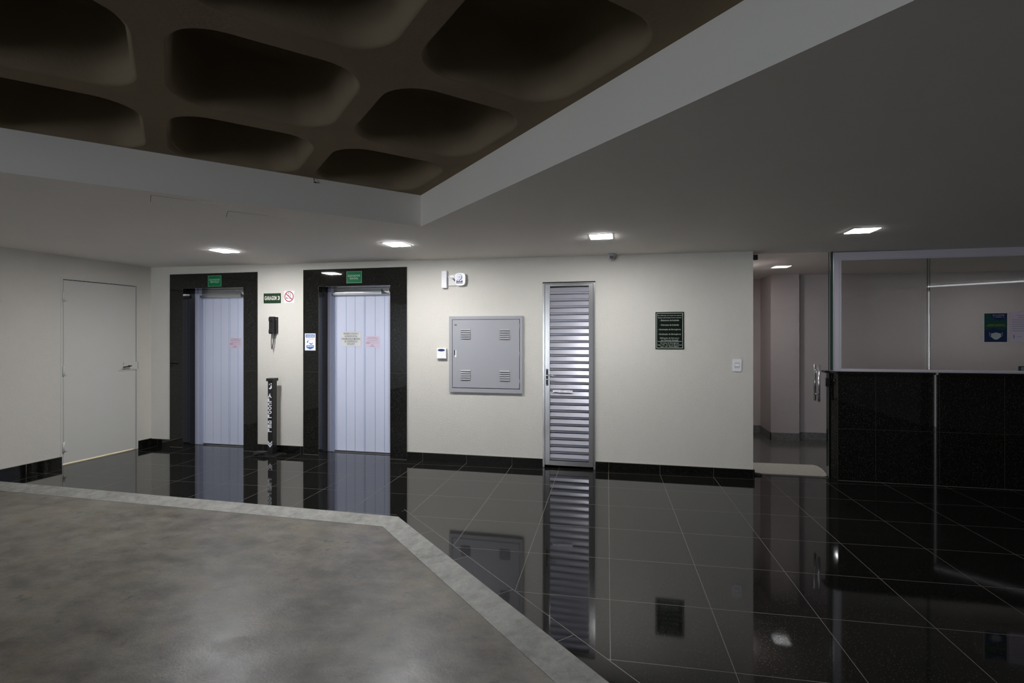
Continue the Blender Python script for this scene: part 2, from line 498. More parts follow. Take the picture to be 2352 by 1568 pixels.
# lit room behind the left door
mb = MB()
mb.box((DL0 - .3, 1.3, -0.05), (DL1 + .3, 1.34, 2.5)); mb.box((DL0 - .34, .15, -0.05), (DL0 - .3, 1.34, 2.5))
mb.box((DL1 + .3, .15, -0.05), (DL1 + .34, 1.34, 2.5)); mb.box((DL0 - .34, .15, 2.46), (DL1 + .34, 1.34, 2.5))
mb.xf(leftmat()); struct(mb.build('wall_closet', M['closet']))
mb = MB(); mb.box((DL0 - .34, 0.012, -0.1), (DL1 + .34, 1.34, -0.002)); mb.xf(leftmat())
struct(mb.build('floor_closet', M['closet']))
mb = MB()
mb.box((-7.1, YR - 0.1, -0.1), (5.1, YR, 2.52)); struct(mb.build('wall_rear', M['rear']))
mb = MB()
mb.box((4.95, YR, -0.1), (5.05, 2.0, 2.5)); struct(mb.build('wall_right', M['rear']))
mb = MB(); mb.box((6.8, -0.5, -0.1), (6.9, 9.4, 2.5)); struct(mb.build('wall_right_end', M['rear']))
# corridor and reception walls
mb = MB()
mb.box((1.20, 8.94, -0.05), (2.076, 9.1, 2.47)); mb.box((2.076, 8.33, -0.05), (2.46, 9.1, 2.47))
mb.box((2.46, 8.45, -0.05), (6.85, 9.1, 2.47)); struct(mb.build('wall_corridor', M['wall_inner']))
mb = MB(); mb.box((1.18, YW + 0.33, -0.05), (1.30, 9.1, 2.47)); struct(mb.build('wall_corridor_side', M['wall_inner']))
mb = MB()
mb.box((1.30, 8.928, 0), (2.064, 8.94, 0.11)); mb.box((2.064, 8.318, 0), (2.076, 8.94, 0.11))
mb.box((2.064, 8.318, 0), (2.46, 8.33, 0.11)); mb.box((2.46, 8.438, 0), (6.8, 8.45, 0.11))
struct(mb.build('baseboard_corridor', M['skirt']))

# black granite skirting with pale joints
mb = MB()
def skirt(x0, x1):
    js = [-0.203 + 0.5625 * k for k in range(-13, 5)]
    js = [j for j in js if x0 + 0.03 < j < x1 - 0.03]
    e = [x0] + js + [x1]
    for a, b in zip(e, e[1:]):
        mb.box((a + 0.0012, YW - 0.012, 0.0), (b - 0.0012, YW, 0.098), 0)
    mb.box((x0, YW - 0.0108, 0.0), (x1, YW, 0.0972), 1)
    mb.box((x0, YW - 0.010, 0.0975), (x1, YW, 0.1005), 1)
skirt(leftx(YW) + 0.013, -6.18); skirt(-4.79, -4.105); skirt(-2.662, -0.962); skirt(-0.353, 1.326)
mb.box((1.326, YW - 0.012, 0), (1.338, YW + 0.12, 0.098), 0)
struct(mb.build('baseboard_back', [M['granite'], M['grout']]))
mb = MB()
mb.box((4.20 * K, -0.012, 0), (DL0 * K - 0.004, 0, 0.102), 0); mb.box((4.20 * K, -0.010, 0.102), (DL0 * K - 0.004, 0, 0.105), 1)
mb.box((4.50, -0.0125, 0.0), (4.503, 0, 0.101), 1)
mb.box((DL1 * K + 0.012, -0.012, 0), (6.03 * K, 0, 0.102), 0); mb.box((DL1 * K + 0.012, -0.010, 0.102), (6.03 * K, 0, 0.105), 1)
mb.xf(leftmat()); struct(mb.build('baseboard_left', [M['granite'], M['grout']]))

# ------------------------------------------------------------------ granite surrounds of the elevators
def surround(name, X0, X1, ZT, x0, x1, zt):
    mb = MB()
    f = YW - 0.014
    mb.box((X0, f, 0), (x0, YW + 0.004, ZT)); mb.box((x1, f, 0), (X1, YW + 0.004, ZT)); mb.box((x0, f, zt), (x1, YW + 0.004, ZT))
    # reveals
    mb.box((x0 - 0.02, f + 0.001, 0), (x0 + 0.002, YW + 0.206, zt)); mb.box((x1 - 0.002, f + 0.001, 0), (x1 + 0.02, YW + 0.206, zt))
    mb.box((x0, f + 0.001, zt - 0.002), (x1, YW + 0.206, zt + 0.02))
    for a, b in ((X0, x0), (x1, X1)):
        mb.box((a, f - 0.0006, 1.068), (b, f, 1.0705), 1)
        mb.box((a, f - 0.0006, 0.0), (b, f, 0.003), 2)
    mb.box((x0 - 0.0008, f - 0.0006, 0), (x0 + 0.0018, f, zt), 1); mb.box((x0, f - 0.0006, zt - 0.002), (x1, f, zt + 0.001), 1)
    return struct(mb.build(name, [M['granite'], M['grout_dark'], M['grout']]))
surround('trim_1', -6.178, -4.792, 2.383, *OPEN[0])
surround('trim_2', -4.103, -2.664, 2.390, *OPEN[1])

# ------------------------------------------------------------------ elevator doors
def elevator_door(name, label, x0, x1, zt, xj, edges, zb, header_bottom):
    """xj: right edge of the left jamb; edges: x of the grooves; leaves close at the double groove"""
    r = thing(name, label, 'elevator door', ((x0 + x1) / 2, YW + 0.2, 0), kind='structure')
    ox = r.location.x; oy = r.location.y
    y = 6.215
    wj = xj - x0
    mb = MB()
    mb.box((x0 - ox, y - oy, 0), (x0 + wj * 0.45 - ox, y + 0.06 - oy, zt)); mb.box((x0 + wj * 0.45 - ox, y + 0.012 - oy, 0), (xj - ox, y + 0.06 - oy, zt))
    mb.build('left_jamb', M['painted_steel'], r)
    mb = MB()
    mb.box((x1 - wj - ox, y + 0.012 - oy, 0), (x1 - ox, y + 0.06 - oy, zt))
    mb.build('right_jamb', M['painted_steel'], r)
    mb = MB()
    yl = 6.243
    e = sorted(edges) + [x1 - wj]
    e = [xj + 0.004] + e if edges[0] - xj > 0.01 else e
    for a, b in zip(e, e[1:]):
        mb.box((a + 0.003 - ox, yl - oy, zb), (b - 0.003 - ox, yl + 0.02 - oy, header_bottom + 0.01), 0)
    mb.box((xj - ox, yl + 0.0035 - oy, zb), (x1 - wj - ox, yl + 0.022 - oy, header_bottom + 0.01), 1)
    mb.build('door_leaf', [M['board'], M['groove']], r)
    mb = MB()
    hx1 = x1 - 0.005
    pr = [(yl - 0.030, header_bottom + 0.006), (yl - 0.034, header_bottom + 0.012), (yl - 0.036, header_bottom + 0.040), (yl - 0.016, header_bottom + 0.044),
          (yl - 0.012, zt), (yl + 0.02, zt), (yl + 0.02, header_bottom), (yl - 0.02, header_bottom)]
    mb.prism([(a - oy, b) for a, b in pr], xj - 0.012 - ox, hx1 - ox, axis=0)
    mb.build('header', M['steel'], r)
    mb = MB(); mb.box((x0 - ox, YW + 0.19 - oy, 0), (x1 - ox, YW + 0.26 - oy, 0.006)); mb.build('threshold', M['alu'], r)
    return r, yl, ox, oy
d1, yl, ox1, oy1 = elevator_door('door_1', 'service elevator door clad in pale lilac boards under the ELEVADOR SERVIÇO sign', -5.963, -4.999, 2.18, -5.861,
              [-5.848, -5.818, -5.685, -5.556, -5.429, -5.411, -5.284, -5.165], 0.02, 2.062)
d2, yl, ox2, oy2 = elevator_door('door_2', 'social elevator door clad in pale lilac boards under the ELEVADOR SOCIAL sign', -3.882, -2.883, 2.165, -3.798,
              [-3.78, -3.76, -3.623, -3.493, -3.362, -3.346, -3.207, -3.074], 0.02, 2.060)
def sticker(d, x0, x1, z0, z1, ox, oy):
    mb = MB(); y = yl - 0.037 - oy
    w = x1 - x0; h = z1 - z0; a = x0 - ox
    mb.box((a, y - 0.001, z0), (a + w, y + 0.02, z1), 0)
    curve = [(a + w * t, z0 + h * (0.12 + 0.86 * (1 - t) ** 2.0)) for t in [i / 10 for i in range(11)]]
    mb.prism([(a, z0)] + [(a + w, z0)] + curve[::-1], y - 0.0016, y - 0.001, axis=1, m=1)
    mb.box((a + w * .62, y - 0.0016, z0 + h * .55), (a + w * .74, y - 0.001, z0 + h * .66), 1)
    o = mb.build('sticker', [M['offwhite'], M['ink']], d); o['label'] = 'black and white swoosh sticker at the right end of the header'
sticker(d2, -3.10, -2.99, 2.078, 2.146, ox2, oy2)
sticker(d1, -5.205, -5.12, 2.074, 2.146, ox1, oy1)

# ------------------------------------------------------------------ signs and notices on the wall
def wall_thing(name, label, cat, x, z, y=YW, group=None): return thing(name, label, cat, (x, y, z), 0, group)

def elevator_sign(label, x0, x1, z0, z1, lines):
    r = wall_thing('elevator_sign', label, 'sign', (x0 + x1) / 2, z0, YW - 0.014, 'green elevator name signs')
    w = (x1 - x0) / 2; h = z1 - z0
    mb = MB(); mb.rbox((-w, -0.006, 0), (w, 0, h), 0.0015, 1); mb.build('board', M['green'], r)
    mb = MB(); ring(mb, -w, w, 0, h, 0.009, -0.006); mb.build('border', M['green_edge'], r)
    mb = MB()
    for (t, a, b, q) in lines: text_mb(mb, t, -w * q, w * q, h * a, h * b, -0.0066, bold=0.02, space=1.05)
    mb.build('lettering', M['green_text'], r)
    return r
elevator_sign('green sign reading ELEVADOR SERVIÇO on the black granite above the service elevator', -5.554, -5.339, 2.200, 2.352, [('ELEVADOR', .54, .70, .78), ('SERVIÇO', .30, .50, .64)])
elevator_sign('green sign reading ELEVADOR SOCIAL on the black granite above the social elevator', -3.482, -3.267, 2.202, 2.355, [('ELEVADOR', .54, .70, .78), ('SOCIAL', .32, .47, .55)])

r = wall_thing('garage_sign', 'dark green sign reading GARAGEM 3 on the wall between the elevators', 'sign', -4.57, 1.966)
mb = MB(); mb.rbox((-0.129, -0.005, 0), (0.129, 0, 0.130), 0.001, 1); mb.build('board', M['dkgreen'], r)
mb = MB(); text_mb(mb, 'GARAGEM', -0.113, 0.066, 0.040, 0.094, -0.0056, bold=0.028, space=1.12); text_mb(mb, '3', 0.084, 0.114, 0.040, 0.094, -0.0056, bold=0.028)
mb.build('lettering', M['cream'], r)

r = wall_thing('prohibition_sign', 'white square sign with red circle and slash beside the GARAGEM 3 sign', 'sign', -4.318, 1.966)
mb = MB(); mb.rbox((-0.075, -0.004, 0), (0.075, 0, 0.158), 0.001, 1); mb.build('board', M['white'], r)
mb = MB()
cz = 0.083; k = 40; vs = []; fs = []
for i in range(k):
    a = 2 * math.pi * i / k
    vs += [(0.068 * math.cos(a), -0.0048, cz + 0.070 * math.sin(a)), (0.056 * math.cos(a), -0.0048, cz + 0.058 * math.sin(a))]
    j = (i + 1) % k; fs.append((2*i, 2*j, 2*j+1, 2*i+1))
mb.add(vs, fs)
mb.prism([(-0.049, cz + 0.034), (-0.041, cz + 0.044), (0.050, cz - 0.034), (0.042, cz - 0.044)], -0.0056, -0.0050, axis=1)
mb.build('slashed_circle', M['red'], r)
mb = MB()
for px, pz, w, h in ((-0.035, -0.016, .018, .014), (-0.02, -0.024, .03, .006), (0.008, -0.024, .02, .006), (-0.006, 0.042, .012, .014), (0.018, 0.034, .016, .010), (0.02, 0.012, .020, .007), (-0.004, 0.020, .012, .007)):
    mb.prism([(px - w/2, cz + pz - h/2), (px + w/2, cz + pz - h/2), (px + w/3, cz + pz + h/2), (px - w/4, cz + pz + h/2)], -0.0046, -0.0041, axis=1)
mb.build('pictogram_print', M['navy'], r)

r = wall_thing('hygiene_sign', 'white and blue HIGIENE hand sanitiser sign on the granite left of the social elevator', 'sign', -4.0, 1.346, YW - 0.014)
mb = MB(); mb.rbox((-0.077, -0.004, 0), (0.077, 0, 0.220), 0.001, 1); mb.build('board', M['white'], r)
mb = MB(); mb.box((-0.066, -0.0046, 0.168), (0.066, -0.004, 0.208))
mb.prism([(-0.028, 0.118), (-0.014, 0.130), (-0.034, 0.128), (-0.050, 0.106), (-0.038, 0.096)], -0.0046, -0.004, axis=1)
mb.prism([(-0.016, 0.102), (0.004, 0.094), (0.014, 0.088), (0.030, 0.094), (0.046, 0.104), (0.032, 0.084), (0.016, 0.076), (0.0, 0.080)], -0.0046, -0.004, axis=1)
mb.prism([(-0.052, 0.068), (-0.052, 0.036), (0.0, 0.014), (0.052, 0.036), (0.052, 0.068)], -0.0046, -0.004, axis=1)
mb.build('blue_print', M['blue'], r)
mb = MB(); text_mb(mb, 'HIGIENE', -0.058, 0.058, 0.175, 0.199, -0.0052, bold=0.012); mb.build('white_lettering', M['white'], r)
mb = MB()
for a, b, z in ((-.042, -.012, .056), (-.006, .040, .056), (-.04, .016, .046), (.022, .042, .046)): mb.box((a, -0.0052, z), (b, -0.0047, z + 0.005))
mb.build('white_print', M['white'], r)
mb = MB(); text_mb(mb, 'ÁLCOOL 70%', -0.056, 0.056, 0.142, 0.158, -0.0046); mb.build('grey_lettering', M['greyink'], r)

def paper(name, label, x0, x1, z0, z1, sheet, cat='notice', group=None, y=yl):
    r = wall_thing(name, label, cat, (x0 + x1) / 2, z0, y, group)
    w = (x1 - x0) / 2; h = z1 - z0
    mb = MB(); k = 8
    vs = []; fs = []
    for i in range(k + 1):
        t = -1 + 2 * i / k
        b = 0.004 * abs(t) ** 3
        vs += [(w * t, -0.001 - b, 0), (w * t, -0.001 - b, h), (w * t, -0.0004 - b, 0), (w * t, -0.0004 - b, h)]
    for i in range(k):
        a = i * 4; c = a + 4
        fs += [(a, c, c + 1, a + 1), (a + 2, a + 3, c + 3, c + 2), (a, a + 2, c + 2, c), (a + 1, c + 1, c + 3, a + 3)]
    mb.add(vs, fs); mb.build('sheet', sheet, r)
    return r, w, h
r, w, h = paper('elevator_notice', 'white laminated notice PROIBIDO UTILIZAR O ELEVADOR SOCIAL on the social elevator door', -3.696, -3.406, 1.398, 1.592, M['paper'])
mb = MB()
for t, a, q in (('PROIBIDO UTILIZAR O', .80, .74), ('ELEVADOR SOCIAL', .625, .62), ('PARA MUDANÇAS, MATERIAL', .445, .93), ('DE CONSTRUÇÃO E', .27, .64), ('ENTULHOS.', .10, .38)):
    mb = MB(); text_mb(mb, t, -w * q, w * q, h * (a - (.035 if 'Ç' in t else 0)), h * (a + (.16 if 'Ã' in t else .12)), -0.0052, bold=0.002); mb.build('text_line', M['ink'], r)
mb = MB(); ring(mb, -w, w, 0, h, 0.004, -0.0052, t=0.0004); mb.build('laminate_edge', M['offwhite'], r)
def pink_notice(label, x0, x1, z0, z1):
    r, w, h = paper('pink_notice', label, x0, x1, z0, z1, M['pink'], group='pink notices on the elevator doors')
    mb = MB()
    for a, b, z, t in ((-.7, .55, .88, .03), (-.82, .8, .76, .035), (-.72, .75, .58, .03), (-.9, -.3, .42, .05), (-.25, .9, .40, .016), (-.9, -.4, .35, .03), (-.12, .05, .2, .06), (-.35, .28, .10, .04)):
        mb.box((w * a, -0.0054, h * z), (w * b, -0.0048, h * (z + t)))
    mb.build('printing', M['pinktext'], r)
pink_notice('pink notice sheet on the service elevator door', -5.423, -5.220, 1.362, 1.506)
pink_notice('pink notice sheet on the social elevator door, right of the white notice', -3.344, -3.140, 1.382, 1.532)

r = wall_thing('fire_safety_sign', 'black sign listing fire protection systems in white lettering on the right wall', 'sign', 0.4635, 1.387)
mb = MB(); mb.rbox((-0.1525, -0.006, 0), (0.1525, 0, 0.414), 0.001, 1); mb.build('board', M['sign_black'], r)
mb = MB(); ring(mb, -0.141, 0.141, 0.012, 0.402, 0.005, -0.006); mb.box((-0.128, -0.0066, 0.085), (0.128, -0.006, 0.089)); mb.build('border', M['signtext'], r)
mb = MB()
for t, z, hh, a, b in (('Esta edificação está dotada dos seguintes', .368, .013, -.130, .130), ('Sistemas de Proteção Contra Incêndios', .343, .014, -.124, .124),
                    ('- Extintores de Incêndio', .313, .017, -.106, .100), ('- Hidrantes de Incêndio', .262, .017, -.106, .098), ('- Iluminação de Emergência', .208, .020, -.124, .118),
                    ('- Sinalização de Emergência', .156, .020, -.124, .120), ('Edificação de Estrutura', .114, .018, -.104, .100), ('em Concreto Armado', .094, .015, -.092, .092),
                    ('Em Caso de Emergência:', .060, .016, -.098, .098), ('Ligue 193 - Corpo de Bombeiros', .039, .016, -.127, .127), ('Ligue 190 - Polícia Militar', .020, .015, -.098, .098)):
    mb = MB(); text_mb(mb, t, a, b, z, z + hh, -0.0066, bold=0.004); mb.build('text_line', M['signtext'], r)

# ------------------------------------------------------------------ things on the wall
r = wall_thing('intercom_phone', 'black wall intercom handset with hanging coiled cord between the elevators', 'intercom', -4.525, 1.345)
mb = MB(); mb.rbox((-0.034, -0.03, 0.225), (0.046, 0, 0.438), 0.006, 2); mb.build('wall_bracket', M['black'], r)
mb = MB()
pr = [(-0.030, 0.216), (-0.075, 0.216), (-0.088, 0.232), (-0.086, 0.262), (-0.080, 0.280), (-0.078, 0.37), (-0.086, 0.388), (-0.087, 0.425), (-0.072, 0.441), (-0.03, 0.441)]
mb.prism(pr, -0.036, 0.022, axis=0); mb.build('handset', M['black'], r)
mb = MB(); mb.cyl((0.034, -0.03, 0.405), (0.034, -0.034, 0.405), 0.007); o = mb.build('call_button', M['red'], r)
pts = []
for i in range(521):
    t = i / 520
    if t < .5: c = Vector((-0.021 - 0.006 * math.sin(t * 2 * math.pi), -0.045, 0.218 - 0.20 * t * 2))
    else: c = Vector((-0.021 + 0.024 * math.sin((t - .5) * math.pi), -0.045 + 0.03 * (t - .5) * 2, 0.018 + 0.20 * (t - .5) * 2))
    a = t * 2 * math.pi * 52
    pts.append(c + Vector((0.0045 * math.cos(a), 0.0045 * math.sin(a), 0)))
mb = MB(); mb.tube(pts, 0.0026, 6); mb.build('coiled_cord', M['greyc'], r)

r = wall_thing('alarm_sensor_bar', 'narrow white vertical sensor bar high on the wall right of the social elevator', 'sensor', -2.160, 2.114)
mb = MB(); mb.rbox((-0.036, -0.05, 0), (0.030, 0, 0.209), 0.006, 2); mb.build('housing', M['white'], r)
mb = MB()
for k in range(12): mb.box((-0.026, -0.0512, 0.02 + k * 0.014), (0.016, -0.05, 0.0225 + k * 0.014))
mb.build('diffuser_ribs', M['offwhite'], r)
r = wall_thing('junction_box', 'white blank wall box with plugged cable between the sensor bar and the siren', 'outlet box', -2.072, 2.142)
mb = MB(); mb.rbox((-0.05, -0.014, 0), (0.05, 0, 0.138), 0.005, 2); mb.build('cover', M['offwhite'], r)
mb = MB(); mb.prism([(-0.03, 0.106), (0.03, 0.106)] + [(0.03 * math.cos(a), 0.106 + 0.022 * math.sin(a)) for a in [math.pi * i / 10 for i in range(1, 10)]], -0.019, -0.014, axis=1); mb.build('top_lug', M['white'], r)
mb = MB(); mb.tube([(-0.056, -0.025, 0.108), (-0.03, -0.024, 0.10), (-0.005, -0.024, 0.086), (0.012, -0.022, 0.078)], 0.0045); mb.build('cable', M['white'], r)
mb = MB(); mb.prism([(0.0, 0.086), (0.016, 0.078), (0.030, 0.060), (0.034, 0.052), (0.036, 0.076), (0.022, 0.090)], -0.030, -0.014, axis=1); mb.build('plug', M['greyc'], r)
r = wall_thing('alarm_siren', 'white alarm siren with round horn and blue label high on the wall', 'siren', -1.958, 2.140)
mb = MB()
body = [(-0.056, 0.022), (-0.046, 0.006), (-0.02, 0.0), (0.02, 0.0), (0.050, 0.010), (0.062, 0.03), (0.066, 0.08), (0.064, 0.125), (0.054, 0.142), (0.02, 0.150), (-0.02, 0.150), (-0.052, 0.143), (-0.063, 0.125), (-0.060, 0.08)]
mb.prism(body, -0.055, 0, axis=1); o = mb.build('housing', M['white'], r)
mb = MB(); mb.lathe([(0.032, 0), (0.034, -0.012), (0.026, -0.016), (0.024, -0.010), (0.014, -0.010), (0.012, -0.018), (0.002, -0.019)], (-0.01, -0.055, 0.100), 'y'); mb.build('horn', M['white'], r)
mb = MB(); mb.box((-0.046, -0.0558, 0.024), (0.032, -0.055, 0.052)); mb.box((-0.046, -0.0558, 0.052), (-0.032, -0.055, 0.062)); mb.box((0.018, -0.0558, 0.052), (0.032, -0.055, 0.062)); mb.build('label_band', M['navy'], r)
mb = MB(); mb.prism(rrect(-0.048, 0.034, 0.054, 0.142, 0.03, 5), -0.0554, -0.055, axis=1); mb.build('face_panel', M['board'], r)
mb = MB()
for k in range(5): mb.box((-0.036 + k * .013, -0.0563, 0.030), (-0.027 + k * .013, -0.0558, 0.040))
mb.build('label_marks', M['pink'], r)
mb = MB(); mb.cyl((-0.008, -0.055, 0.060), (-0.008, -0.058, 0.060), 0.0055, n=12); mb.build('indicator', M['black'], r)
r = wall_thing('wall_receiver', 'small white square wall unit with dark oval window left of the grey panel', 'wall unit', -2.2025, 1.254)
mb = MB(); mb.rbox((-0.061, -0.035, 0.004), (0.061, -0.012, 0.133), 0.006, 2); mb.build('cover', M['white'], r)
mb = MB(); mb.rbox((-0.045, -0.012, 0.0), (0.058, 0, 0.125), 0.003, 1); mb.build('base', M['offwhite'], r)
mb = MB(); mb.prism([(0.046 * math.cos(a), 0.108 + 0.016 * math.sin(a)) for a in [2 * math.pi * i / 32 for i in range(32)]], -0.0366, -0.035, axis=1); mb.build('window', M['navy'], r)

r = wall_thing('light_switch', 'white light switch plate near the right end of the wall', 'light switch', 1.162, 1.152)
mb = MB()
pl = rrect(-0.046, 0.046, 0.0, 0.134, 0.016, 5)
mb.prism(pl, -0.009, 0, axis=1); mb.build('plate', M['white'], r)
mb = MB(); mb.prism(rrect(-0.027, 0.027, 0.035, 0.099, 0.01, 4), -0.011, -0.009, axis=1); mb.build('insert', M['offwhite'], r)
mb = MB(); mb.prism([(-0.011, 0.052), (-0.017, 0.055), (-0.012, 0.080), (-0.011, 0.080)], -0.021, 0.021, axis=0); mb.build('rocker', M['white'], r)

# grey electrical panel
r = wall_thing('electrical_panel', 'square grey metal electrical cabinet recessed in the wall', 'electrical cabinet', -1.652, 0.857)
mb = MB()
for lo, hi in (((-0.455, 0), (0.455, 0.047)), ((-0.455, 0.877), (0.455, 0.915)), ((-0.455, 0.047), (-0.418, 0.877)), ((0.421, 0.047), (0.455, 0.877))):
    mb.box((lo[0], -0.024, lo[1]), (hi[0], 0, hi[1]))
mb.build('frame', M['palegrey'], r)
mb = MB(); mb.box((-0.419, -0.004, 0.046), (0.422, 0, 0.878)); mb.build('inner_recess', M['dark'], r)
d = MB(); d.rbox((-0.413, -0.023, 0.054), (0.415, -0.003, 0.872), 0.002, 1); d = d.build('door', M['palegrey'], r)
for vx, vz in ((-0.308, 0.642), (0.175, 0.638), (-0.308, 0.149), (0.175, 0.148)):
    mb = MB()
    for k in range(5):
        z = vz + k * 0.0255
        mb.prism([(-0.022, z), (-0.035, z + 0.001), (-0.035, z + 0.004), (-0.022, z + 0.019)], vx, vx + 0.122, axis=0)
        mb.box((vx + .002, -0.0236, z - 0.0022), (vx + 0.12, -0.0228, z), 1)
    mb.build('louvre_vent', [M['palegrey'], M['dark']], d)
mb = MB(); mb.box((-0.392, -0.0238, 0.420), (-0.366, -0.0232, 0.506), 1); mb.prism(rrect(-0.384, -0.360, 0.420, 0.446, 0.008, 4), -0.031, -0.023, axis=1); mb.box((-0.376, -0.027, 0.44), (-0.362, -0.023, 0.506))
mb.build('latch', [M['white'], M['dark']], d)
mb = MB(); mb.prism([(-0.372 + 0.016 * math.cos(a), 0.81 + 0.009 * math.sin(a)) for a in [2 * math.pi * i / 16 for i in range(16)]], -0.0242, -0.023, axis=1)
mb.box((-0.395, -0.0236, 0.809), (-0.35, -0.023, 0.811)); mb.build('maker_emblem', M['greyc'], d)
for z in (0.135, 0.46, 0.79):
    mb = MB(); mb.cyl((0.418, -0.024, z - 0.03), (0.418, -0.024, z + 0.03), 0.005, n=10); mb.build('hinge', M['palegrey'], d)

# ------------------------------------------------------------------ louvred aluminium door
r = thing('door_3', 'narrow aluminium louvred door with horizontal slats', 'louvred door', (-0.6575, YW, 0), kind='structure')
o = -0.6575
mb = MB()
mb.box((-0.960 - o, -0.012, 0.005), (-0.940 - o, 0.06, 2.140)); mb.box((-0.375 - o, -0.012, 0.005), (-0.355 - o, 0.06, 2.140)); mb.box((-0.960 - o, -0.010, 2.140), (-0.355 - o, 0.06, 2.149)); mb.box((-0.962 - o, -0.013, 2.149), (-0.353 - o, 0.06, 2.162), 1)  # dark strip above the header stands for the shadow in its recess
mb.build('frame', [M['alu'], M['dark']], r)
mb = MB()
mb.rbox((-0.938 - o, -0.006, 0.030), (-0.876 - o, 0.034, 2.140), 0.004, 2); mb.rbox((-0.428 - o, -0.006, 0.030), (-0.377 - o, 0.034, 2.140), 0.004, 2)
mb.build('stile', M['alu'], r)
mb = MB(); mb.box((-0.876 - o, 0.0, 0.030), (-0.428 - o, 0.03, 0.082)); mb.build('bottom_rail', M['alu'], r)
mb = MB(); mb.box((-0.876 - o, 0.0, 2.112), (-0.428 - o, 0.03, 2.138)); mb.build('top_rail', M['alu'], r)
mb = MB()
p = 0.0806; nn = 25
for k in range(nn):
    z = 0.082 + p * k
    mb.prism([(0.020, z + p * 1.02), (-0.001, z + p * 0.44), (0.005, z + p * 0.20), (0.009, z + p * 0.19), (0.009, z + p * 0.13), (0.024, z + p * 0.13), (0.026, z + p)], -0.876 - o, -0.428 - o, axis=0)
mb.build('slat_panel', M['slat'], r)
mb = MB(); mb.box((-0.876 - o, 0.0265, 0.082), (-0.428 - o, 0.03, 2.09)); mb.build('backing', M['dark'], r)
mb = MB(); mb.rbox((-0.923 - o, -0.012, 0.956), (-0.897 - o, -0.005, 1.149), 0.003, 2); lp = mb.build('lock_plate', M['black'], r)
mb = MB(); mb.tube([(-0.912 - o, -0.012, 1.078), (-0.912 - o, -0.045, 1.078), (-0.895 - o, -0.052, 1.076), (-0.86 - o, -0.05, 1.073), (-0.80 - o, -0.048, 1.078)], 0.0065, 10); mb.build('lever', M['chrome'], lp)
mb = MB(); mb.cyl((-0.910 - o, -0.013, 1.03), (-0.910 - o, -0.017, 1.03), 0.006, n=12); mb.cyl((-0.910 - o, -0.013, 0.967), (-0.910 - o, -0.0145, 0.967), 0.003, n=8); mb.cyl((-0.910 - o, -0.013, 1.138), (-0.910 - o, -0.0145, 1.138), 0.003, n=8); mb.build('keyhole', M['chrome'], lp)
mb = MB()
vs = []; fs = []
for i in range(15):
    t = i / 14
    xx = -0.845 + 0.232 * t
    za = 0.874 + 0.012 * (1 - t) * abs(math.sin(t * 9)); zb = 0.910 - 0.006 * abs(math.sin(t * 7 + 1))
    vs += [(xx - o, -0.006 - 0.002 * math.sin(t * 23), za), (xx - o, 0.004 - 0.002 * math.sin(t * 17), zb)]
for i in range(14): fs.append((2*i, 2*i+2, 2*i+3, 2*i+1))
mb.add(vs, fs); mb.build('tape_remnant', M['tape'], r)

# ------------------------------------------------------------------ left service door
def onleft(a): return Vector((LEFT_A, 0, 0)) + Vector((math.cos(LEFT_ROT), math.sin(LEFT_ROT), 0)) * (a * K)
lm = (DL0 + DL1) / 2
r = thing('door_4', 'plain off-white metal service door in the left wall', 'service door', onleft(lm), LEFT_ROT, kind='structure')
hw = (DL1 - DL0) / 2
mb = MB()
mb.box((-hw - 0.012, -0.004, 0), (-hw + 0.012, 0.10, DLZ + 0.012)); mb.box((hw - 0.012, -0.004, 0), (hw + 0.012, 0.10, DLZ + 0.012)); mb.box((-hw + 0.012, -0.004, DLZ - 0.012), (hw - 0.012, 0.10, DLZ + 0.012))
mb.build('frame', M['door'], r)
mb = MB(); mb.rbox((-hw + 0.019, 0.001, 0.014), (hw - 0.019, 0.045, DLZ - 0.020), 0.002, 1); lf = mb.build('leaf', M['door'], r)
mb = MB(); mb.box((-hw + 0.012, 0.028, 0.10), (-hw + 0.0185, 0.05, DLZ - .012)); mb.box((hw - 0.0185, 0.028, 0.05), (hw - 0.012, 0.05, DLZ - .012)); mb.box((-hw + .012, 0.028, DLZ - 0.0195), (hw - .012, 0.05, DLZ - .012)); mb.build('seal', M['dark'], r)
for z in (0.152, 1.057, 1.947):
    mb = MB(); mb.cyl((-hw + 0.014, -0.012, z), (-hw + 0.014, -0.012, z + 0.12), 0.011, n=14); mb.rbox((-hw + 0.014, -0.009, z + 0.004), (-hw + 0.058, 0.003, z + 0.116), 0.002, 1)
    mb.build('hinge', M['door'], r)
mb = MB(); mb.rbox((hw - 0.20, -0.006, 1.088), (hw + 0.02, 0.001, 1.182), 0.002, 1); mb.box((hw - 0.26, -0.008, 1.076), (hw + 0.022, -0.001, 1.086)); pl = mb.build('lock_plate', M['door'], r)
mb = MB(); mb.tube([(hw - 0.125, -0.006, 1.134), (hw - 0.125, -0.05, 1.134), (hw - 0.145, -0.056, 1.132), (hw - 0.235, -0.055, 1.122)], 0.0085, 10); mb.build('lever', M['black'], pl)
mb = MB(); mb.box((hw + 0.004, -0.0068, 1.09), (hw + 0.007, -0.0058, 1.18)); mb.box((hw - 0.195, -0.0068, 1.15), (hw - 0.193, -0.0058, 1.18)); mb.build('seam', M['dark'], pl)
mb = MB(); mb.box((-0.3, 0.5, 2.43), (0.3, 0.9, 2.45)); cl = thing('closet_lamp', 'ceiling lamp in the room behind the left service door', 'lamp', onleft(lm), LEFT_ROT, kind='structure')
mb.build('diffuser', emit('warm_lamp', (1.0, 0.96, 0.88), 26.0), cl)

